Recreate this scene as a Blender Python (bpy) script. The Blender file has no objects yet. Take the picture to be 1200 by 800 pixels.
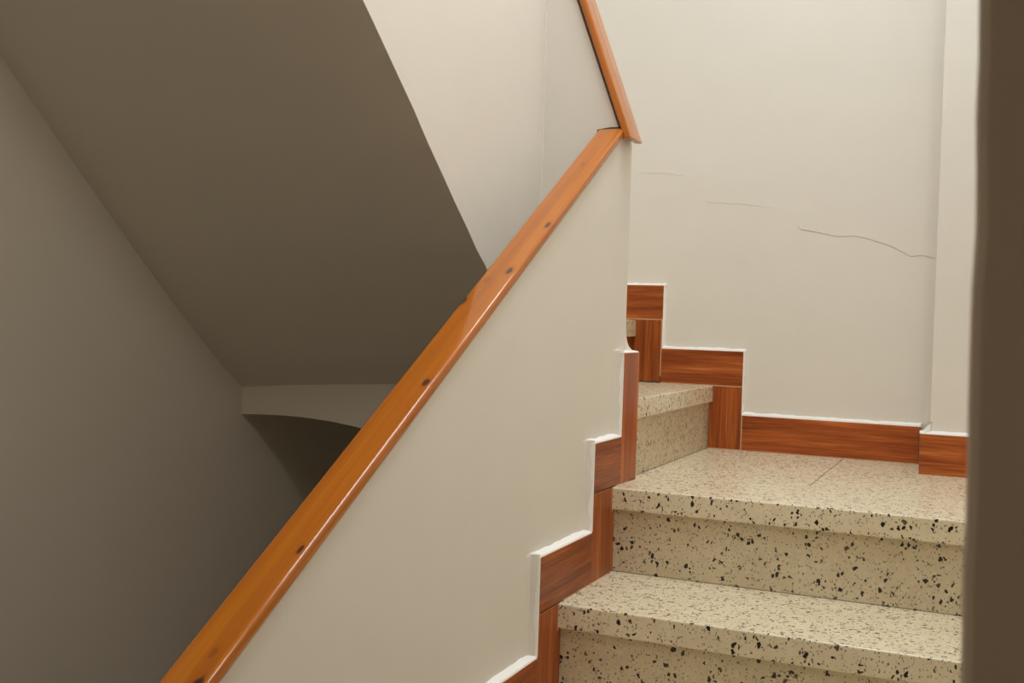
import bpy, bmesh, math, random
from mathutils import Vector, Matrix, noise
random.seed(7)
S = bpy.context.scene
COL = S.collection

# ------------------------------------------------------------------ camera
cam_data = bpy.data.cameras.new('camera')
cam_data.sensor_width = 36.0
cam_data.lens = 36.0 * 1255.331 / 1200.0
cam_data.clip_start = 0.02
camera = bpy.data.objects.new('camera', cam_data)
COL.objects.link(camera)
CF = Vector((-0.40824222, 0.91272531, -0.01645592))
CR = Vector((0.91216645, 0.4085691, 0.03199466))
CU = Vector((-0.03592571, 0.00194897, 0.99935256))
CP = Vector((0.71899265, -2.15482866, 0.3387456))
camera.matrix_world = Matrix(((CR.x, CU.x, -CF.x, CP.x), (CR.y, CU.y, -CF.y, CP.y),
                              (CR.z, CU.z, -CF.z, CP.z), (0, 0, 0, 1)))
cam_data.dof.use_dof = True
cam_data.dof.focus_distance = 2.45
cam_data.dof.aperture_fstop = 14.0
S.camera = camera

# ------------------------------------------------------------------ world, lights, exposure
world = bpy.data.worlds.new('world')
S.world = world
world.use_nodes = True
bg = world.node_tree.nodes['Background']
bg.inputs[0].default_value = (1.0, 0.9, 0.78, 1)
bg.inputs[1].default_value = 0.05

def area(name, loc, target, sx, sy, power, color):
    d = bpy.data.lights.new(name, 'AREA')
    d.shape = 'RECTANGLE'; d.size = sx; d.size_y = sy
    d.energy = power; d.color = color
    o = bpy.data.objects.new(name, d)
    o.location = loc
    o.rotation_euler = (Vector(target) - Vector(loc)).to_track_quat('-Z', 'Y').to_euler()
    COL.objects.link(o)
    return o

WARM = (1.0, 0.92, 0.80)
COOL = (0.90, 0.985, 1.06)
area('stair_lamp', (0.42, -0.62, 2.74), (0.42, -0.57, 0), 0.9, 0.9, 29.0, COOL)      # ceiling lamp over the stair, above the frame
area('landing_fill', (0.36, 0.22, 2.74), (0.36, 0.22, 0), 0.30, 0.30, 7.5, COOL)           # unseen fill light added over the landing for rail glint and brighter slabs
area('side_fill', (0.92, -1.25, 1.30), (-1.0, -0.9, 0.4), 0.25, 0.25, 5.2, WARM)    # added fill light, hidden behind the jamb, lifting the left wall and soffit
area('hall_fill', (-0.40, -2.30, 1.70), (-0.42, -2.25, 0), 0.35, 0.35, 3.5, WARM)   # added fill behind the camera, raising the shaded walls; no known source

S.view_settings.view_transform = 'Standard'
S.view_settings.look = 'None'
S.view_settings.gamma = 1.0
S.view_settings.use_curve_mapping = False
S.view_settings.exposure = 0.05
S.cycles.max_bounces = 14
S.cycles.diffuse_bounces = 10

# ------------------------------------------------------------------ materials
def new_mat(name):
    m = bpy.data.materials.new(name)
    m.use_nodes = True
    nt = m.node_tree
    return m, nt, nt.nodes['Principled BSDF']

def nd(nt, kind, **kw):
    n = nt.nodes.new(kind)
    for k, v in kw.items():
        setattr(n, k, v)
    return n

def setin(nt, sock, v):
    if isinstance(v, bpy.types.NodeSocket): nt.links.new(v, sock)
    else: sock.default_value = v

def math_n(nt, op, a, b=0.0, clamp=False):
    n = nd(nt, 'ShaderNodeMath', operation=op, use_clamp=clamp)
    setin(nt, n.inputs[0], a); setin(nt, n.inputs[1], b)
    return n.outputs[0]

def mix_col(nt, fac, a, b, mode='MIX'):
    n = nd(nt, 'ShaderNodeMix', data_type='RGBA', blend_type=mode)
    setin(nt, n.inputs[0], fac)
    for i, v in ((6, a), (7, b)):
        setin(nt, n.inputs[i], v if isinstance(v, bpy.types.NodeSocket) else (*v, 1))
    return n.outputs[2]

def ramp(nt, fac, stops):
    n = nd(nt, 'ShaderNodeValToRGB')
    e = n.color_ramp.elements
    while len(e) < len(stops): e.new(0.5)
    for el, (p, c) in zip(e, stops):
        el.position = p; el.color = c if len(c) == 4 else (*c, 1)
    nt.links.new(fac, n.inputs[0])
    return n.outputs[0]

def noise_n(nt, vec, scale, detail=3.0, rough=0.5, distortion=0.0):
    n = nd(nt, 'ShaderNodeTexNoise')
    n.inputs['Scale'].default_value = scale
    n.inputs['Detail'].default_value = detail
    n.inputs['Roughness'].default_value = rough
    n.inputs['Distortion'].default_value = distortion
    if vec is not None: nt.links.new(vec, n.inputs['Vector'])
    return n

def coords(nt, scale=(1, 1, 1), world_space=False):
    if world_space:
        src = nd(nt, 'ShaderNodeNewGeometry').outputs['Position']
    else:
        src = nd(nt, 'ShaderNodeTexCoord').outputs['Object']
    if scale == (1, 1, 1): return src
    mp = nd(nt, 'ShaderNodeMapping')
    mp.inputs['Scale'].default_value = scale
    nt.links.new(src, mp.inputs['Vector'])
    return mp.outputs[0]

def bump(nt, bsdf, height, strength, dist):
    b = nd(nt, 'ShaderNodeBump')
    b.inputs['Strength'].default_value = strength
    b.inputs['Distance'].default_value = dist
    nt.links.new(height, b.inputs['Height'])
    nt.links.new(b.outputs[0], bsdf.inputs['Normal'])

def plaster(name, base, var, rough=0.75):
    m, nt, b = new_mat(name)
    pos = coords(nt, world_space=True)
    big = noise_n(nt, pos, 1.7, 3)
    fine = noise_n(nt, pos, 9.0, 4, 0.55)
    f = math_n(nt, 'ADD', math_n(nt, 'MULTIPLY', big.outputs['Fac'], 0.6), math_n(nt, 'MULTIPLY', fine.outputs['Fac'], 0.4))
    c = ramp(nt, f, [(0.3, tuple(x * (1 - var) for x in base)), (0.7, base)])
    nt.links.new(c, b.inputs['Base Color'])
    b.inputs['Roughness'].default_value = rough
    b.inputs['Specular IOR Level'].default_value = 0.25
    lump = noise_n(nt, pos, 6.0, 2)
    grain = noise_n(nt, pos, 260.0, 2)
    h = math_n(nt, 'ADD', math_n(nt, 'MULTIPLY', lump.outputs['Fac'], 1.0), math_n(nt, 'MULTIPLY', grain.outputs['Fac'], 0.035))
    bump(nt, b, h, 0.45, 0.006)
    return m

M_WALL = plaster('wall_paint', (0.765, 0.72, 0.65), 0.04)
M_PAINT_EDGE = plaster('white_edge_paint', (0.90, 0.88, 0.84), 0.03, 0.6)
M_CEIL = plaster('ceiling_paint', (0.75, 0.70, 0.63), 0.04)
M_HALL = plaster('hall_wall_shaded', (0.62, 0.53, 0.43), 0.05)  # wall paint darkened, the hall's shade put into its colour

def terrazzo(name, base, rough):
    m, nt, b = new_mat(name)
    pos = coords(nt, world_space=True)
    wob = noise_n(nt, pos, 120.0, 2)
    off = nd(nt, 'ShaderNodeVectorMath', operation='SCALE')
    sub = nd(nt, 'ShaderNodeVectorMath', operation='SUBTRACT')
    nt.links.new(wob.outputs['Color'], sub.inputs[0]); sub.inputs[1].default_value = (0.5, 0.5, 0.5)
    nt.links.new(sub.outputs[0], off.inputs[0]); off.inputs['Scale'].default_value = 0.007
    add = nd(nt, 'ShaderNodeVectorMath', operation='ADD')
    nt.links.new(pos, add.inputs[0]); nt.links.new(off.outputs[0], add.inputs[1])
    def chips(scale, erode, soft, keep, squash):
        mp = nd(nt, 'ShaderNodeMapping')
        mp.inputs['Rotation'].default_value = (0.6, 0.4, 0.9); mp.inputs['Scale'].default_value = squash
        nt.links.new(add.outputs[0], mp.inputs['Vector'])
        v = nd(nt, 'ShaderNodeTexVoronoi', feature='F1')
        e = nd(nt, 'ShaderNodeTexVoronoi', feature='DISTANCE_TO_EDGE')
        for n in (v, e):
            n.inputs['Scale'].default_value = scale
            nt.links.new(mp.outputs[0], n.inputs['Vector'])
        sep = nd(nt, 'ShaderNodeSeparateColor')
        nt.links.new(v.outputs['Color'], sep.inputs[0])
        lim = math_n(nt, 'ADD', math_n(nt, 'MULTIPLY', sep.outputs[0], erode), 0.03)
        inside = math_n(nt, 'DIVIDE', math_n(nt, 'SUBTRACT', e.outputs['Distance'], lim), soft, clamp=True)
        k = math_n(nt, 'LESS_THAN', sep.outputs[1], keep)
        return math_n(nt, 'MULTIPLY', inside, k), sep.outputs[2]
    c1, t1 = chips(138.0, 0.30, 0.06, 0.24, (1.0, 1.5, 0.75))
    c2, t2 = chips(250.0, 0.25, 0.12, 0.26, (1.3, 0.8, 1.0))
    cl, tl = chips(95.0, 0.2, 0.1, 0.3, (1, 1, 1))
    mott = noise_n(nt, pos, 35.0, 4, 0.6)
    big = noise_n(nt, pos, 4.0, 2)
    f = math_n(nt, 'ADD', math_n(nt, 'MULTIPLY', mott.outputs['Fac'], 0.6), math_n(nt, 'MULTIPLY', big.outputs['Fac'], 0.4))
    body = ramp(nt, f, [(0.32, tuple(x * y for x, y in zip(base, (0.86, 0.83, 0.78)))), (0.66, base)])
    body = mix_col(nt, math_n(nt, 'MULTIPLY', cl, 0.35), body, (0.74, 0.66, 0.52))
    dark1 = ramp(nt, t1, [(0.0, (0.012, 0.010, 0.010)), (0.75, (0.03, 0.022, 0.018)), (1.0, (0.16, 0.09, 0.05))])
    dark2 = ramp(nt, t2, [(0.0, (0.03, 0.022, 0.016)), (0.6, (0.08, 0.05, 0.03)), (1.0, (0.26, 0.17, 0.10))])
    body = mix_col(nt, math_n(nt, 'MULTIPLY', c2, 0.8), body, dark2)
    body = mix_col(nt, c1, body, dark1)
    nt.links.new(body, b.inputs['Base Color'])
    b.inputs['Roughness'].default_value = rough
    bump(nt, b, mott.outputs['Fac'], 0.06, 0.002)
    return m

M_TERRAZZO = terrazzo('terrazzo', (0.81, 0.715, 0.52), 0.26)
M_TERRAZZO_SHADED = terrazzo('terrazzo_riser_shaded', (0.68, 0.59, 0.415), 0.38)  # same stone as the treads, the risers' shade put into a darker base

def wood_tile():
    m, nt, b = new_mat('wood_look_ceramic')
    tc = nd(nt, 'ShaderNodeTexCoord').outputs['Object']
    info = nd(nt, 'ShaderNodeObjectInfo')
    sh = nd(nt, 'ShaderNodeVectorMath', operation='SCALE')
    comb = nd(nt, 'ShaderNodeCombineXYZ')
    comb.inputs[0].default_value = 3.1; comb.inputs[1].default_value = 7.7; comb.inputs[2].default_value = 5.3
    nt.links.new(comb.outputs[0], sh.inputs[0]); nt.links.new(info.outputs['Random'], sh.inputs['Scale'])
    add = nd(nt, 'ShaderNodeVectorMath', operation='ADD')
    nt.links.new(tc, add.inputs[0]); nt.links.new(sh.outputs[0], add.inputs[1])
    def st(sc):
        mp = nd(nt, 'ShaderNodeMapping'); mp.inputs['Scale'].default_value = sc
        nt.links.new(add.outputs[0], mp.inputs['Vector']); return mp.outputs[0]
    band = noise_n(nt, st((1.6, 30, 30)), 1.0, 4, 0.6, 0.4)
    grain = noise_n(nt, st((7, 190, 190)), 1.0, 3, 0.6)
    f = math_n(nt, 'ADD', math_n(nt, 'MULTIPLY', band.outputs['Fac'], 0.58), math_n(nt, 'MULTIPLY', grain.outputs['Fac'], 0.42))
    c = ramp(nt, f, [(0.34, (0.13, 0.026, 0.006)), (0.48, (0.27, 0.062, 0.013)), (0.58, (0.39, 0.103, 0.023)), (0.68, (0.56, 0.19, 0.055))])
    tone = ramp(nt, info.outputs['Random'], [(0.0, (1.04, 1.03, 1.0)), (1.0, (1.26, 1.24, 1.2))])
    c = mix_col(nt, 1.0, c, tone, 'MULTIPLY')
    nt.links.new(c, b.inputs['Base Color'])
    b.inputs['Roughness'].default_value = 0.36
    b.inputs['Specular IOR Level'].default_value = 0.3
    bump(nt, b, grain.outputs['Fac'], 0.08, 0.001)
    return m
M_TILE = wood_tile()

def flat(name, col, rough):
    m, nt, b = new_mat(name)
    pos = coords(nt, world_space=True)
    n = noise_n(nt, pos, 60.0, 3)
    c = ramp(nt, n.outputs['Fac'], [(0.3, tuple(x * 0.85 for x in col)), (0.7, col)])
    nt.links.new(c, b.inputs['Base Color'])
    b.inputs['Roughness'].default_value = rough
    return m
M_GROUT = flat('tan_grout', (0.62, 0.36, 0.20), 0.8)
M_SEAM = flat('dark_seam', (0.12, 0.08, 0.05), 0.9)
M_CRACK = flat('crack_shadow', (0.56, 0.51, 0.44), 0.95)

def pine(name, knots):
    m, nt, b = new_mat(name)
    tc = coords(nt)
    mp = nd(nt, 'ShaderNodeMapping'); mp.inputs['Scale'].default_value = (1.1, 34, 34)
    nt.links.new(tc, mp.inputs['Vector'])
    rings = noise_n(nt, mp.outputs[0], 1.0, 3, 0.55, 0.5)
    mp2 = nd(nt, 'ShaderNodeMapping'); mp2.inputs['Scale'].default_value = (6, 260, 260)
    nt.links.new(tc, mp2.inputs['Vector'])
    fine = noise_n(nt, mp2.outputs[0], 1.0, 2)
    f = math_n(nt, 'ADD', math_n(nt, 'MULTIPLY', rings.outputs['Fac'], 0.72), math_n(nt, 'MULTIPLY', fine.outputs['Fac'], 0.28))
    c = ramp(nt, f, [(0.30, (0.34, 0.087, 0.001)), (0.50, (0.45, 0.122, 0.002)), (0.70, (0.54, 0.170, 0.004))])
    wob = noise_n(nt, tc, 70.0, 2)
    for (kx, ky, rx, ry, strength) in knots:
        sub = nd(nt, 'ShaderNodeVectorMath', operation='SUBTRACT')
        nt.links.new(tc, sub.inputs[0]); sub.inputs[1].default_value = (kx, ky, 0.0)
        sc = nd(nt, 'ShaderNodeVectorMath', operation='MULTIPLY')
        nt.links.new(sub.outputs[0], sc.inputs[0]); sc.inputs[1].default_value = (1 / rx, 1 / ry, 0.0)
        ln = nd(nt, 'ShaderNodeVectorMath', operation='LENGTH')
        nt.links.new(sc.outputs[0], ln.inputs[0])
        dist = math_n(nt, 'ADD', ln.outputs['Value'], math_n(nt, 'MULTIPLY', math_n(nt, 'SUBTRACT', wob.outputs['Fac'], 0.5), 0.9))
        core = math_n(nt, 'MULTIPLY', math_n(nt, 'DIVIDE', math_n(nt, 'SUBTRACT', 1.15, dist), 0.35, clamp=True), strength)
        halo = math_n(nt, 'MULTIPLY', math_n(nt, 'DIVIDE', math_n(nt, 'SUBTRACT', 2.4, dist), 1.6, clamp=True), 0.45 * strength)
        c = mix_col(nt, halo, c, (0.30, 0.075, 0.012))
        c = mix_col(nt, core, c, (0.075, 0.020, 0.008))
    nt.links.new(c, b.inputs['Base Color'])
    b.inputs['Roughness'].default_value = 0.6
    b.inputs['Specular IOR Level'].default_value = 0.1
    b.inputs['Coat Weight'].default_value = 1.0
    b.inputs['Coat Roughness'].default_value = 0.11
    b.inputs['Coat IOR'].default_value = 1.55
    bump(nt, b, rings.outputs['Fac'], 0.05, 0.002)
    return m

# ------------------------------------------------------------------ helpers
def link(name, bm, mat, parent=None, kind=None, smooth=False):
    bmesh.ops.recalc_face_normals(bm, faces=bm.faces)
    me = bpy.data.meshes.new(name)
    bm.to_mesh(me); bm.free()
    if smooth:
        for p in me.polygons: p.use_smooth = True
        me.set_sharp_from_angle(angle=math.radians(40))
    me.materials.append(mat)
    o = bpy.data.objects.new(name, me)
    COL.objects.link(o)
    if parent is not None: o.parent = parent
    if kind: o['kind'] = kind
    return o

def empty(name, loc=(0, 0, 0), kind=None, label=None, cat=None):
    o = bpy.data.objects.new(name, None)
    o.location = loc
    o.empty_display_size = 0.1
    COL.objects.link(o)
    if kind: o['kind'] = kind
    if label: o['label'] = label
    if cat: o['category'] = cat
    return o

def add_box(bm, x0, x1, y0, y1, z0, z1):
    vs = [bm.verts.new((x, y, z)) for x in (x0, x1) for y in (y0, y1) for z in (z0, z1)]
    for f in ((0, 1, 3, 2), (4, 6, 7, 5), (0, 4, 5, 1), (2, 3, 7, 6), (0, 2, 6, 4), (1, 5, 7, 3)):
        bm.faces.new([vs[i] for i in f])
    return vs

def box(x0, x1, y0, y1, z0, z1, bev=0.0, seg=2):
    bm = bmesh.new()
    add_box(bm, x0, x1, y0, y1, z0, z1)
    if bev:
        bmesh.ops.bevel(bm, geom=bm.edges[:], offset=bev, segments=seg, affect='EDGES', profile=0.5)
    return bm

def add_prism(bm, poly, axis, a, b):
    """poly: 2D points in the plane of the two other axes; extruded along axis from a to b."""
    def P(u, v, t):
        return {'X': (t, u, v), 'Y': (u, t, v), 'Z': (u, v, t)}[axis]
    A = [bm.verts.new(P(u, v, a)) for u, v in poly]
    B = [bm.verts.new(P(u, v, b)) for u, v in poly]
    n = len(poly)
    bm.faces.new(A); bm.faces.new(B[::-1])
    for i in range(n):
        j = (i + 1) % n
        bm.faces.new((A[i], B[i], B[j], A[j]))
    return A, B

r, g = 0.18, 0.2945            # riser height and going of the lower flight
TN = 0.047                     # tread slab thickness
XW = -0.018                    # plaster face of the parapet (tiles stand proud to x = 0)
YB = 0.881                     # tile face on the back wall
YW = 0.895                     # plaster face of the back wall
XL = -1.08                     # left wall
XR = 0.95                      # right wall of the stair
FLOOR = -6 * r
CEIL = 2.80

# ------------------------------------------------------------------ setting: shell
bm = bmesh.new()
add_box(bm, XL - 0.15, 3.2, -5.2, -1.75, FLOOR - 0.12, FLOOR)
add_box(bm, -0.058, 3.2, -1.75, YW + 0.15, FLOOR - 0.12, FLOOR)
floor = link('floor', bm, M_TERRAZZO, kind='structure')
DEEP = FLOOR - 1.6                                    # the stairwell goes on down on the left
link('floor_lower', box(XL - 0.15, -0.058, -1.75, YW + 0.15, DEEP - 0.12, DEEP), M_TERRAZZO, kind='structure')
ceiling = link('ceiling', box(XL - 0.15, 3.2, -5.2, YW + 0.15, CEIL, CEIL + 0.12), M_CEIL, kind='structure')
wall_left = link('wall_left', box(XL - 0.15, XL, -5.2, YW + 0.15, -2.68, CEIL), M_WALL, kind='structure')
wall_back = link('wall_back', box(XL, 3.2, YW, YW + 0.15, -2.68, CEIL), M_WALL, kind='structure')
wall_front = link('wall_front', box(XL, 3.2, -5.35, -5.2, FLOOR, CEIL), M_HALL, kind='structure')
wall_hall = link('wall_hall', box(3.2, 3.35, -5.35, YW + 0.15, FLOOR, CEIL), M_HALL, kind='structure')

# pier at the right of the landing (stands 0.21 m out from the back wall), rounded corner
wall_pier = link('wall_pier', box(0.588, XR, 0.680, YW, 0.0005, CEIL, 0.007, 3), M_WALL, kind='structure')
bm = bmesh.new()
prev = None
for i in range(90):
    z = 0.13 + i * 0.03
    w = 0.0016 + 0.0009 * noise.noise(Vector((3, 0, z * 14)))
    ring = [bm.verts.new(p) for p in ((0.5868, 0.690, z), (0.5868, 0.6840, z), (0.5878 + w * 0.3, 0.6800, z), (0.5905 + w, 0.6793, z), (0.5940 + w * 2, 0.6801, z))]
    if prev:
        for k in range(4): bm.faces.new((prev[k], prev[k + 1], ring[k + 1], ring[k]))
    prev = ring
link('corner_bead', bm, M_WALL, wall_pier, smooth=True)
# right wall of the stair, ending at the hall in a jamb that faces the camera
bm = bmesh.new()
add_box(bm, XR, XR + 0.15, -1.60, YW, FLOOR, CEIL)
wall_right = link('wall_right', bm, M_WALL, kind='structure')
bm = box(0.7115, 3.2, -1.72, -1.60, FLOOR, CEIL, 0.004, 2)
bmesh.ops.subdivide_edges(bm, edges=[e for e in bm.edges if e.calc_length() > 2.0 and abs((e.verts[0].co - e.verts[1].co).z) > 2], cuts=180)
for v in bm.verts:
    if v.co.x < 0.73:
        v.co.x += 0.0016 * noise.noise(Vector((0, v.co.y * 3, v.co.z * 9))) + 0.0012 * noise.noise(Vector((5, 0, v.co.z * 30)))
        v.co.x += -0.010 * (v.co.z - 0.33)
wall_jamb = link('wall_near', bm, M_HALL, kind='structure')

# parapet between the flights: sloped part, and the steep part over the winders
SLR = 0.6228
def rail_top(y): return 0.759 + SLR * (y - 0.015)
RT = 0.0205                                           # vertical thickness of the long rail
S2 = 2.70                                             # slope of the short steep rail
# its outer (top) face passes x=0.0035, z=0.757
def rail2_top(x): return 0.757 + S2 * (0.0035 - x)
R2T = 0.016
N2 = Vector((S2, 0, 1)).normalized()
D2 = Vector((-1, 0, S2)).normalized()
def rail2_bottom(x): return rail2_top(x) - (R2T + 0.0035) / N2.z

bm = bmesh.new()
add_prism(bm, [(-1.75, -2.68), (0.025, -2.68), (0.025, rail_top(0.025) - RT), (-1.75, rail_top(-1.75) - RT)], 'X', -0.058, XW)
bev = 0.007
poly = [(-0.29, -2.68), (XW, -2.68), (XW, rail2_bottom(XW)), (-0.20, rail2_bottom(-0.20)), (-0.29, rail2_bottom(-0.20) + 0.05)]
A, B = add_prism(bm, poly, 'Y', 0.025, 0.112)
# rounded plaster arris on the free end of the wall
edge = [e for e in bm.edges if {e.verts[0], e.verts[1]} == {B[1], B[2]}]
bmesh.ops.bevel(bm, geom=edge, offset=bev, segments=3, affect='EDGES', profile=0.5)
wall_parapet = link('wall_parapet', bm, M_WALL, kind='structure')
# plaster seam (tiny raised bead) in the inner corner
bm = bmesh.new()
prev = None
for i in range(41):
    z = 0.30 + i * 0.026
    w = 0.0014 + 0.0008 * noise.noise(Vector((0, 0, z * 21)))
    ring = [bm.verts.new((-0.2000, 0.025 - w * 1.2, z)), bm.verts.new((-0.1985 + w, 0.0245 - w, z)), bm.verts.new((-0.1975 + w, 0.0252, z))]
    if prev:
        for k in range(2): bm.faces.new((prev[k], prev[k + 1], ring[k + 1], ring[k]))
    prev = ring
link('corner_seam', bm, M_WALL, wall_parapet)

# dark strips painting the gap shadow where the two rails meet the plaster
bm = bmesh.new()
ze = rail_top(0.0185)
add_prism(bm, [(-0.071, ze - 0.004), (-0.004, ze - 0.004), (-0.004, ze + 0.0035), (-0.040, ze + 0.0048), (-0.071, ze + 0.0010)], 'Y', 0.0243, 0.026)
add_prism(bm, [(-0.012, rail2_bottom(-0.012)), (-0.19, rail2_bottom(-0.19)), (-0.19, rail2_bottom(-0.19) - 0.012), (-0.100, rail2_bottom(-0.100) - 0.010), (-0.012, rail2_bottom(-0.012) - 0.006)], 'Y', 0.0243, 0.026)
link('gap_shadow', bm, M_SEAM, wall_parapet)

# upper flight: soffit, parapet, both ruled between the traced right and left arrises
right_edge = [(0.14, 0.205), (0.03, 0.262), (-0.10, 0.352), (-0.18, 0.408), (-0.232, 0.444), (-0.244, 0.455), (-0.285, 0.482), (-0.324, 0.514), (-0.41, 0.586), (-0.495, 0.656),
              (-0.545, 0.700), (-0.59, 0.738), (-0.65, 0.786), (-0.716, 0.839), (-0.90, 0.99), (-1.20, 1.236), (-1.60, 1.564)]
left_edge = [(0.14, 0.150), (0.12, 0.163), (0.09, 0.184), (0.05, 0.213), (0.015, 0.240), (-0.06, 0.303), (-0.144, 0.375), (-0.25, 0.470), (-0.368, 0.579), (-0.513, 0.715), (-0.643, 0.840), (-0.9, 1.08), (-1.2, 1.34), (-1.60, 1.69)]
def lerp_z(edge, y):
    for (ya, za), (yb, zb) in zip(edge, edge[1:]):
        if ya >= y >= yb: return za + (zb - za) * (y - ya) / (yb - ya)
    return edge[-1][1]
ys = sorted(set([y for y, _ in right_edge] + [0.14 - 0.04 * i for i in range(44)] ), reverse=True)
ys = [y for y in ys if y >= -1.60]
bm = bmesh.new()
NX = 6
low, top = [], []
for y in ys:
    zr, zl = lerp_z(right_edge, y), lerp_z(left_edge, y)
    jit = 0.0025 * noise.noise(Vector((0, y * 14, 0)))
    row, rowt = [], []
    for i in range(NX + 1):
        t = i / NX
        x = XL + (-0.20 - XL) * t
        z = zl + (zr - zl) * t + (jit if i == NX else 0)
        # soft cove where the slab meets the left wall
        if i == 0: z -= 0.004
        row.append(bm.verts.new((x, y, z)))
        rowt.append(bm.verts.new((x, y, z + 0.14)))
    low.append(row); top.append(rowt)
for a in range(len(ys) - 1):
    for i in range(NX):
        bm.faces.new((low[a][i], low[a][i + 1], low[a + 1][i + 1], low[a + 1][i]))
        bm.faces.new((top[a][i], top[a + 1][i], top[a + 1][i + 1], top[a][i + 1]))
    for i in (0, NX):
        bm.faces.new((low[a][i], top[a][i], top[a + 1][i], low[a + 1][i]))
for a in (0, len(ys) - 1):
    for i in range(NX):
        bm.faces.new((low[a][i], low[a][i + 1], top[a][i + 1], top[a][i]))
slab = link('ceiling_upper_flight', bm, M_WALL, kind='structure', smooth=True)

# parapet of the upper flight, flush with the slab's arris, its top following the flight
def par2_top(y): return rail2_bottom(-0.20) + 0.05 + 0.80 * (0.025 - y)
bm = bmesh.new()
fr = []
for y in [v for v in ys if v <= 0.03]:
    jit = 0.0025 * noise.noise(Vector((0, y * 14, 0)))
    zb = lerp_z(right_edge, y) + jit
    fr.append([bm.verts.new((-0.1995, y, zb)), bm.verts.new((-0.1995, y, min(par2_top(y), CEIL))), bm.verts.new((-0.29, y, min(par2_top(y), CEIL))), bm.verts.new((-0.29, y, zb + 0.02))])
for a in range(len(fr) - 1):
    for k in range(4):
        kk = (k + 1) % 4
        bm.faces.new((fr[a][k], fr[a + 1][k], fr[a + 1][kk], fr[a][kk]))
bm.faces.new(fr[0]); bm.faces.new(fr[-1][::-1])
wall_upper = link('wall_upper_parapet', bm, M_WALL, kind='structure')

# landing soffit: its front face (downstand) and gently sagging underside
under = [(XL, 0.078), (-1.02, 0.081), (-0.95, 0.083), (-0.88, 0.082), (-0.80, 0.077), (-0.73, 0.069), (-0.62, 0.050), (-0.45, 0.015), (-0.335, -0.008), (-0.325, -0.010), (-0.20, -0.03), (-0.04, -0.05)]
bm = bmesh.new()
zt = [(x, 0.16) for x, _ in under]
A, B = [], []
for (x, z) in under:
    A.append((bm.verts.new((x, 0.135, z)), bm.verts.new((x, 0.135, 0.215 if x < -0.33 else 0.12))))
    B.append((bm.verts.new((x, YW, z - 0.02)), bm.verts.new((x, YW, 0.215 if x < -0.33 else 0.12))))
for i in range(len(under) - 1):
    bm.faces.new((A[i][0], A[i + 1][0], A[i + 1][1], A[i][1]))
    bm.faces.new((B[i][0], B[i][1], B[i + 1][1], B[i + 1][0]))
    bm.faces.new((A[i][0], B[i][0], B[i + 1][0], A[i + 1][0]))
    bm.faces.new((A[i][1], A[i + 1][1], B[i + 1][1], B[i][1]))
for i in (0, len(under) - 1):
    bm.faces.new((A[i][0], A[i][1], B[i][1], B[i][0]))
link('ceiling_under_landing', bm, M_WALL, kind='structure')

# ------------------------------------------------------------------ staircase
stair = empty('staircase', (0.45, -1.7, FLOOR), label='cream terrazzo staircase with dark chips, thick treads turning left at the landing', cat='staircase')
def stair_part(name, bm, mat):
    for v in bm.verts: v.co -= stair.location
    return link(name, bm, mat, stair)
def front_edge_box(x0, x1, y0, y1, z0, z1, bev):
    bm = bmesh.new()
    add_box(bm, x0, x1, y0, y1, z0, z1)
    es = [e for e in bm.edges if all(abs(v.co.y - y0) < 1e-6 for v in e.verts) and abs(e.verts[0].co.x - e.verts[1].co.x) > 0.1]
    bmesh.ops.bevel(bm, geom=es, offset=bev, segments=4, affect='EDGES', profile=0.5)
    return bm
RIS = 0.014                                       # nosing overhang
for k in range(-5, 1):
    zt_ = k * r
    y0 = k * g
    # riser slab
    stair_part('riser', box(-0.0005, XR, y0 + RIS, y0 + RIS + 0.02, (k - 1) * r + 0.0012, zt_ - TN), M_TERRAZZO_SHADED)
    if k == 0: continue
    stair_part('tread', front_edge_box(-0.003, XR, y0, y0 + g + RIS + 0.02, zt_ - TN, zt_, 0.0036), M_TERRAZZO)
# landing: front stone with the nosing, then the slabs behind
stair_part('landing_nosing', front_edge_box(-0.003, XR, 0.0, 0.2913, -TN, 0.0, 0.0036), M_TERRAZZO)
stair_part('landing_slab', box(-0.036, 0.3606, 0.2936, YW - 0.001, -TN, 0.0), M_TERRAZZO)
stair_part('landing_slab', box(0.3626, XR - 0.001, 0.2916, YW - 0.001, -TN, 0.0), M_TERRAZZO)
stair_part('landing_slab', box(-0.036, -0.0032, 0.1572, 0.2935, -TN, 0.0), M_TERRAZZO)
stair_part('landing_bed', box(-0.016, XR, 0.04, YW, -0.16, -TN - 0.001), M_SEAM)
# winders: step one square to the back wall, the next two fanning round the parapet's end
def winder(level, front_a, front_b, back_a, back_b):
    """nosing line front_a->front_b (inner, outer), back line back_a->back_b, all in plan"""
    z1 = level * r
    bm = bmesh.new()
    add_prism(bm, [front_a, front_b, back_b, back_a], 'Z', z1 - TN, z1)
    bmesh.ops.bevel(bm, geom=[e for e in bm.edges], offset=0.003, segments=3, affect='EDGES', profile=0.5)
    stair_part('tread', bm, M_TERRAZZO)
def winder_riser(level, a, b):
    a, b = Vector((*a, 0)), Vector((*b, 0))
    n = Vector((b.y - a.y, -(b.x - a.x), 0)).normalized() * -0.02
    bm = bmesh.new()
    add_prism(bm, [(a.x, a.y), (b.x, b.y), (b.x + n.x, b.y + n.y), (a.x + n.x, a.y + n.y)], 'Z', (level - 1) * r + 0.0012, level * r - TN)
    stair_part('riser', bm, M_TERRAZZO_SHADED)
winder(1, (-0.0035, 0.166), (-0.0035, YW), (-0.31, 0.140), (-0.31, YW))
winder_riser(1, (-0.016, 0.166), (-0.016, YW))
winder(2, (-0.085, 0.140), (-0.2425, YW), (-0.20, 0.140), (-0.80, YW))
winder_riser(2, (-0.115, 0.140), (-0.285, YW))
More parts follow.
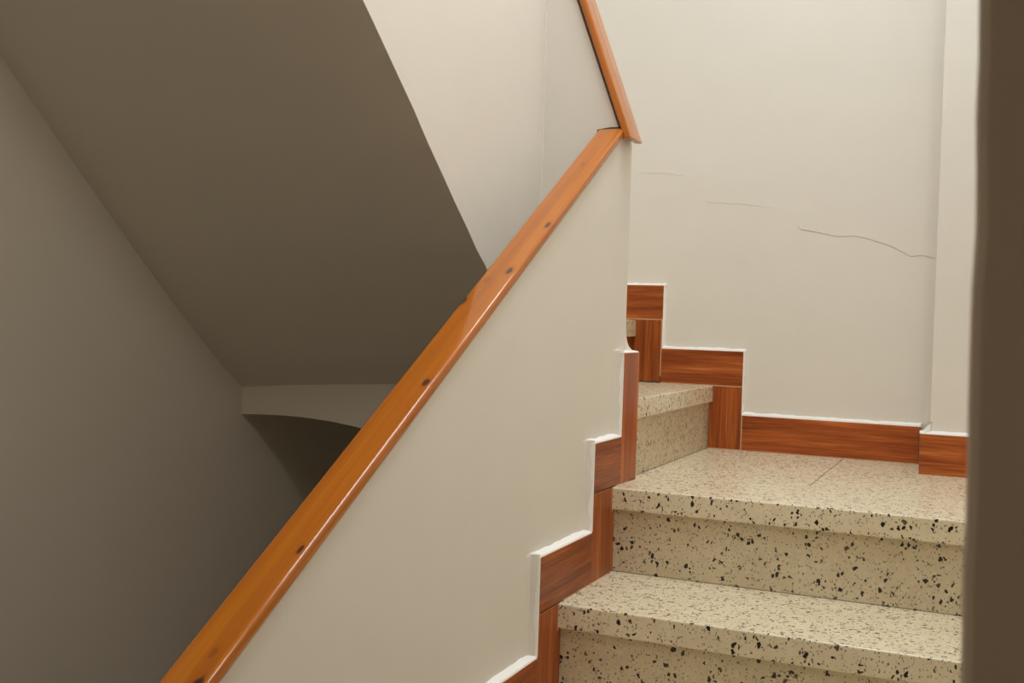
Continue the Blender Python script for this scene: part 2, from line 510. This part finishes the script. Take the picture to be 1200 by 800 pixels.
winder(3, (-0.145, 0.140), (-0.74, YW), (-0.24, 0.140), (XL, 0.55))
winder_riser(3, (-0.157, 0.140), (-0.752, YW))

# ------------------------------------------------------------------ wood-look ceramic skirting
def tile_obj(parent, plane, u0, u1, z0, z1, face, thick, vertical=False):
    """tile with local x along its grain; plane 'X' -> face looks +X, u is world y; 'Y' -> face looks -Y, u is world x"""
    du, dz = u1 - u0, z1 - z0
    L, W = (dz, du) if vertical else (du, dz)
    bm = box(-L / 2, L / 2, -W / 2, W / 2, -thick, 0, 0.0012, 1)
    if plane == 'X':
        U, N = Vector((0, 1, 0)), Vector((1, 0, 0)); c = Vector((face, (u0 + u1) / 2, (z0 + z1) / 2))
    else:
        U, N = Vector((1, 0, 0)), Vector((0, -1, 0)); c = Vector(((u0 + u1) / 2, face, (z0 + z1) / 2))
    Z = Vector((0, 0, 1))
    X, Y = (Z, -U) if vertical else (U, Z)
    if X.cross(Y).dot(N) < 0: Y = -Y
    Nn = X.cross(Y)
    o = link('skirting_tile', bm, M_TILE, parent)
    o.matrix_world = Matrix(((X.x, Y.x, Nn.x, c.x), (X.y, Y.y, Nn.y, c.y), (X.z, Y.z, Nn.z, c.z), (0, 0, 0, 1)))
    return o

def edge_bead(parent, plane, pts, wall, face, h, seed, mat=None, name='painted_edge'):
    """hand-painted white edge: runs along pts (u, z) on the tile's border, from the tile face back to the wall"""
    bm = bmesh.new()
    prev = None
    total = 0
    for (p, q) in zip(pts, pts[1:]):
        p, q = Vector(p), Vector(q)
        d = (q - p); L = d.length; d = d / L
        n = Vector((-d.y, d.x))                       # away from the tile (left of travel)
        N = max(4, int(L / 0.006))
        for i in range(-1, N + 2):
            c = p + d * (L * min(max(i, -0.35), N + 0.35) / N)
            w = 1.0 + 0.40 * noise.noise(Vector((total * 26, seed, 0))) + 0.12 * noise.noise(Vector((total * 80, seed, 3)))
            inner = c - n * 0.0006
            mid = c + n * (h * (0.45 if h < 0.012 else 0.32) * w)
            outer = c + n * (h * w)
            if name == 'plaster_fillet': w = 1.0 + 0.15 * (w - 1.0)
            fs = (face - wall) * (0.0 if i in (-1, N + 1) else 1.0)
            fm, fo = (0.86, 0.10) if h < 0.012 else (0.13, 0.0)
            ring3 = [(inner, wall), (inner, wall + fs * 0.97), (mid, wall + fs * fm), (outer, wall + fs * fo), (outer, wall - fs * 0.05)]
            ring = [bm.verts.new((dep, uv.x, uv.y) if plane == 'X' else (uv.x, dep, uv.y)) for uv, dep in ring3]
            if prev:
                for k in range(4): bm.faces.new((prev[k], prev[k + 1], ring[k + 1], ring[k]))
            prev = ring
            total += L / N
    return link(name, bm, mat or M_PAINT_EDGE, parent, smooth=True)

# on the parapet (faces +X)
bp = empty('baseboard_parapet', (0, 0, 0), kind='structure')
lefts = {0: -0.119, -1: -0.390, -2: -0.685, -3: -0.98, -4: -1.275, -5: -1.57}
J = 0.0013
for k in range(-5, 1):
    z = k * r
    l = lefts[k]
    rr = 0.0495 if k == 0 else lefts[k + 1]
    tile_obj(bp, 'X', l, rr - J, z + 0.0022, z + 0.103, 0.0, 0.010)
    tile_obj(bp, 'X', l + 0.002, k * g + RIS - 0.0005, z - r + 0.0005, z + 0.0004, 0.0, 0.010, vertical=True)
tile_obj(bp, 'X', 0.0505, 0.157, 0.001, 0.284, 0.0, 0.010, vertical=True)
bm = bmesh.new()
for k in range(-5, 1):
    z = k * r; l = lefts[k]; rr = 0.0495 if k == 0 else lefts[k + 1]
    add_box(bm, XW - 0.002, -0.0007, l + 0.001, rr, z + 0.0005, z + 0.102)
    add_box(bm, XW - 0.002, -0.0007, l + 0.003, k * g + RIS + 0.004, z - r, z + 0.0025)
    # grout round the end of each nosing
    add_box(bm, -0.006, 0.0003, k * g - 0.0045, k * g + 0.002, z - TN - 0.004, z + 0.001)
add_box(bm, XW - 0.002, -0.0007, 0.049, 0.1565, 0.0, 0.283)
# packing behind the free end of the last tile
add_box(bm, XW - 0.03, -0.0007, 0.112, 0.1565, 0.0, 0.283)
link('grout', bm, M_GROUT, bp)
for k in range(-5, 1):
    z = k * r; l = lefts[k]; rr = 0.0495 if k == 0 else lefts[k + 1]
    edge_bead(bp, 'X', [(l - 0.002, z + 0.1027), (rr, z + 0.103)], XW, -0.0005, 0.007, k * 3.1)
    zb = z - r + (0.105 if k > -5 else 0.0)
    # plaster feathered back to the wall beside the tile ends, and the thin white line along them
    edge_bead(bp, 'X', [(l - 0.0005, zb), (l - 0.0005, z + 0.109)], XW, -0.0012, 0.026, k * 5.7 + 1, M_WALL, 'plaster_fillet')
    edge_bead(bp, 'X', [(l, zb), (l, z + 0.104)], XW + 0.006, -0.0003, 0.0042, k * 4.3 + 2)
edge_bead(bp, 'X', [(0.045, 0.2835), (0.157, 0.284)], XW - 0.012, 0.0, 0.006, 40)
edge_bead(bp, 'X', [(0.049, 0.104), (0.049, 0.289)], XW, -0.0012, 0.026, 43, M_WALL, 'plaster_fillet')
edge_bead(bp, 'X', [(0.0495, 0.104), (0.0495, 0.286)], XW + 0.006, -0.0003, 0.0042, 44)
# the plaster cove that flares from the wall's end down onto the last tile
bm = bmesh.new()
prev = None
for i in range(13):
    a = i / 12 * math.pi / 2
    f = 1 - math.sin(a)
    z = 0.2842 + 0.062 * (1 - math.cos(a))
    x1c, y1c = XW + 0.0002 + 0.0172 * f * f, 0.110 + 0.046 * f
    ring = [bm.verts.new(p) for p in ((-0.056, 0.10, z), (x1c, 0.10, z), (x1c, y1c - 0.004, z), (x1c - 0.004, y1c, z), (-0.056, y1c, z))]
    if prev:
        for k in range(5): bm.faces.new((prev[k], prev[(k + 1) % 5], ring[(k + 1) % 5], ring[k]))
    else: bm.faces.new(ring)
    prev = ring
bm.faces.new(prev[::-1])
link('plaster_cove', bm, M_WALL, bp, smooth=True)

# on the back wall (faces -Y)
bb = empty('baseboard_back', (0, 0, 0), kind='structure')
TT = 0.010
tile_obj(bb, 'Y', 0.0825, 0.5535, 0.0025, 0.1005, YB, TT)
tile_obj(bb, 'Y', -0.0135, 0.0800, 0.0025, 0.1800, YB, TT, vertical=True)
tile_obj(bb, 'Y', -0.1600, 0.0800, 0.1825, 0.2810, YB, TT)
tile_obj(bb, 'Y', -0.2840, -0.1625, 0.1825, 0.3640, YB, TT, vertical=True)
tile_obj(bb, 'Y', -0.6600, -0.1590, 0.3665, 0.4650, YB, TT)
bm = bmesh.new()
add_box(bm, -0.014, 0.553, YB + 0.0006, YW + 0.002, 0.0, 0.1003)
add_box(bm, -0.1598, 0.0799, YB + 0.0006, YW + 0.002, 0.1003, 0.2808)
add_box(bm, -0.6598, -0.1592, YB + 0.0006, YW + 0.002, 0.2, 0.4648)
link('grout', bm, M_GROUT, bb)
def bead_b(pts, h, seed): edge_bead(bb, 'Y', pts, YW, YB + 0.0005, h, seed)
bead_b([(0.080, 0.1005), (0.556, 0.1005)], 0.0085, 1)
edge_bead(bb, 'Y', [(0.0802, 0.2825), (0.0802, 0.1005)], YW, YB + 0.0005, 0.0045, 2)
bead_b([(-0.1605, 0.281), (0.0835, 0.281)], 0.0075, 3)
edge_bead(bb, 'Y', [(-0.1590, 0.466), (-0.1590, 0.281)], YW, YB + 0.0005, 0.0048, 4)
bead_b([(-0.66, 0.465), (-0.1545, 0.465)], 0.0065, 5)

# on the pier
bq = empty('baseboard_pier', (0, 0, 0), kind='structure')
tile_obj(bq, 'Y', 0.5665, XR, 0.0015, 0.1005, 0.6655, TT)
# return tile on the side of the pier, looking left
bm = box(0.5680, 0.5780, 0.6762, YB - 0.001, 0.0015, 0.0995, 0.0008, 1)
link('skirting_tile', bm, M_TILE, bq)
bm = bmesh.new()
add_box(bm, 0.5700, XR, 0.6662, 0.682, 0.0, 0.0985)
add_box(bm, 0.5740, 0.590, 0.6675, YB, 0.0, 0.0985)
link('grout', bm, M_GROUT, bq)
edge_bead(bq, 'Y', [(0.5665, 0.1005), (0.95, 0.1005)], 0.681, 0.666, 0.0075, 9)
bm = bmesh.new()
add_prism(bm, [(0.5685, 0.1005), (0.5900, 0.1005), (0.5900, 0.128), (0.5845, 0.114)], 'Y', 0.672, YB + 0.004)
link('painted_edge', bm, M_PAINT_EDGE, bq)

# ------------------------------------------------------------------ handrails
def rail_object(name, origin, X, Y, prism_fn, mat, label):
    Z = X.cross(Y)
    bm = prism_fn()
    o = link(name, bm, mat, smooth=True)
    o.matrix_world = Matrix(((X.x, Y.x, Z.x, origin.x), (X.y, Y.y, Z.y, origin.y), (X.z, Y.z, Z.z, origin.z), (0, 0, 0, 1)))
    o['label'] = label; o['category'] = 'handrail'
    o['group'] = 'pine handrails capping the stair walls'
    return o

def rail_mesh(L0, L1, W, T, cut0=0.0, cut1=0.0, rad=0.0055):
    """board along x from L0 to L1, centred in y, top at z=0; ends sheared by cut (dx per dz)"""
    bm = bmesh.new()
    vs = add_box(bm, L0, L1, -W / 2, W / 2, -T, 0)
    for v in vs:
        v.co.x += v.co.z * (cut0 if v.co.x < (L0 + L1) / 2 else cut1)
    es = [e for e in bm.edges if abs((e.verts[0].co - e.verts[1].co).x) > 0.3 * (L1 - L0)]
    bmesh.ops.bevel(bm, geom=es, offset=rad, segments=6, affect='EDGES', profile=0.5)
    es = [e for e in bm.edges if abs((e.verts[0].co - e.verts[1].co).x) < 0.02 and len(e.link_faces) == 2 and e.calc_face_angle(0) > 1.0]
    bmesh.ops.bevel(bm, geom=es, offset=0.0012, segments=1, affect='EDGES', profile=0.5)
    return bm

c1 = 1 / math.hypot(1, SLR)
X1 = Vector((0, c1, SLR * c1)); Y1 = Vector((-1, 0, 0))
o1 = Vector((-0.0375, -0.62, rail_top(-0.62)))
def k1(x, y): return ((y + 0.62) / c1, -(x + 0.0375))
knots1 = []
for (x, y, rx, ry, s) in [(-0.020, -1.283, 0.020, 0.0070, 1.0), (-0.018, -1.101, 0.007, 0.0028, 1.0), (-0.020, -0.801, 0.009, 0.0048, 0.95),
                          (-0.064, -0.603, 0.014, 0.0055, 0.95), (-0.022, -0.517, 0.010, 0.0055, 0.95), (-0.016, -0.371, 0.011, 0.0040, 0.95), (-0.040, -0.14, 0.009, 0.004, 0.30),
                          (-0.050, -0.545, 0.012, 0.006, 0.22), (-0.028, -1.240, 0.008, 0.004, 0.35)]:
    kx, ky = k1(x, y)
    knots1.append((kx, ky, rx, ry, s))
M_PINE1 = pine('varnished_pine', knots1)
M_PINE2 = pine('varnished_pine_short', [(0.62, 0.02, 0.012, 0.006, 0.7)])
tan1 = SLR
rail_object('handrail', o1, X1, Y1,
            lambda: rail_mesh(-1.13 / c1, (0.0185 + 0.62) / c1, 0.059, RT * c1, 0.0, SLR), M_PINE1,
            'long knotty orange pine handrail climbing across the photo on the low white parapet')
# short, steep rail over the winders
X2 = D2.copy(); Z2 = N2.copy(); Y2 = Z2.cross(X2)
org = Vector((0.0035, 0.0535, 0.757))
rail_object('handrail', org, X2, Y2,
            lambda: rail_mesh(-0.018, 0.56, 0.083, R2T, -0.37, 0.0, 0.004), M_PINE2,
            'short steep pine handrail at top, rising from the upper end of the long handrail')

# ------------------------------------------------------------------ hairline cracks in the plaster of the back wall
M_CRACK_FAINT = flat('faint_crack', (0.66, 0.615, 0.545), 0.95)
def crack(pts, w, seed, mat=None):
    bm = bmesh.new()
    prev = None
    fine = []
    for (a, b) in zip(pts, pts[1:]):
        for i in range(6):
            t = i / 6
            fine.append((a[0] + (b[0] - a[0]) * t, a[1] + (b[1] - a[1]) * t + 0.0016 * noise.noise(Vector((a[0] * 90 + t * 4, seed, 0)))))
    fine.append(pts[-1])
    n = len(fine)
    for i, (x, z) in enumerate(fine):
        ww = w * (0.35 + 0.65 * math.sin(math.pi * (i + 0.5) / n)) * (1 + 0.5 * noise.noise(Vector((i * 0.7, seed, 1))))
        ring = [bm.verts.new((x, YW - (0.0004 if mat is None else 0.0003), z - ww)), bm.verts.new((x, YW + 0.0006, z)), bm.verts.new((x, YW - 0.0004, z + ww))]
        lip = bm.verts.new((x, YW - (0.0012 if mat is None else 0.0006), z + ww * 2.2)); lip2 = bm.verts.new((x, YW + 0.0002, z + ww * 3.6))
        ring += [lip, lip2]
        if prev:
            for k in range(4): bm.faces.new((prev[k], prev[k + 1], ring[k + 1], ring[k]))
        prev = ring
    return link('crack', bm, mat or M_CRACK, wall_back)
crack([(0.216, 0.638), (0.221, 0.627), (0.276, 0.617), (0.322, 0.606), (0.367, 0.608), (0.393, 0.603), (0.433, 0.590), (0.466, 0.579), (0.514, 0.552), (0.542, 0.556), (0.578, 0.547)], 0.0004, 3)
crack([(-0.238, 0.796), (-0.200, 0.795), (-0.165, 0.792), (-0.114, 0.785)], 0.00012, 8, M_CRACK_FAINT)
crack([(-0.049, 0.710), (-0.02, 0.705), (0.013, 0.702), (0.05, 0.701), (0.086, 0.696), (0.134, 0.690)], 0.00012, 12, M_CRACK_FAINT)
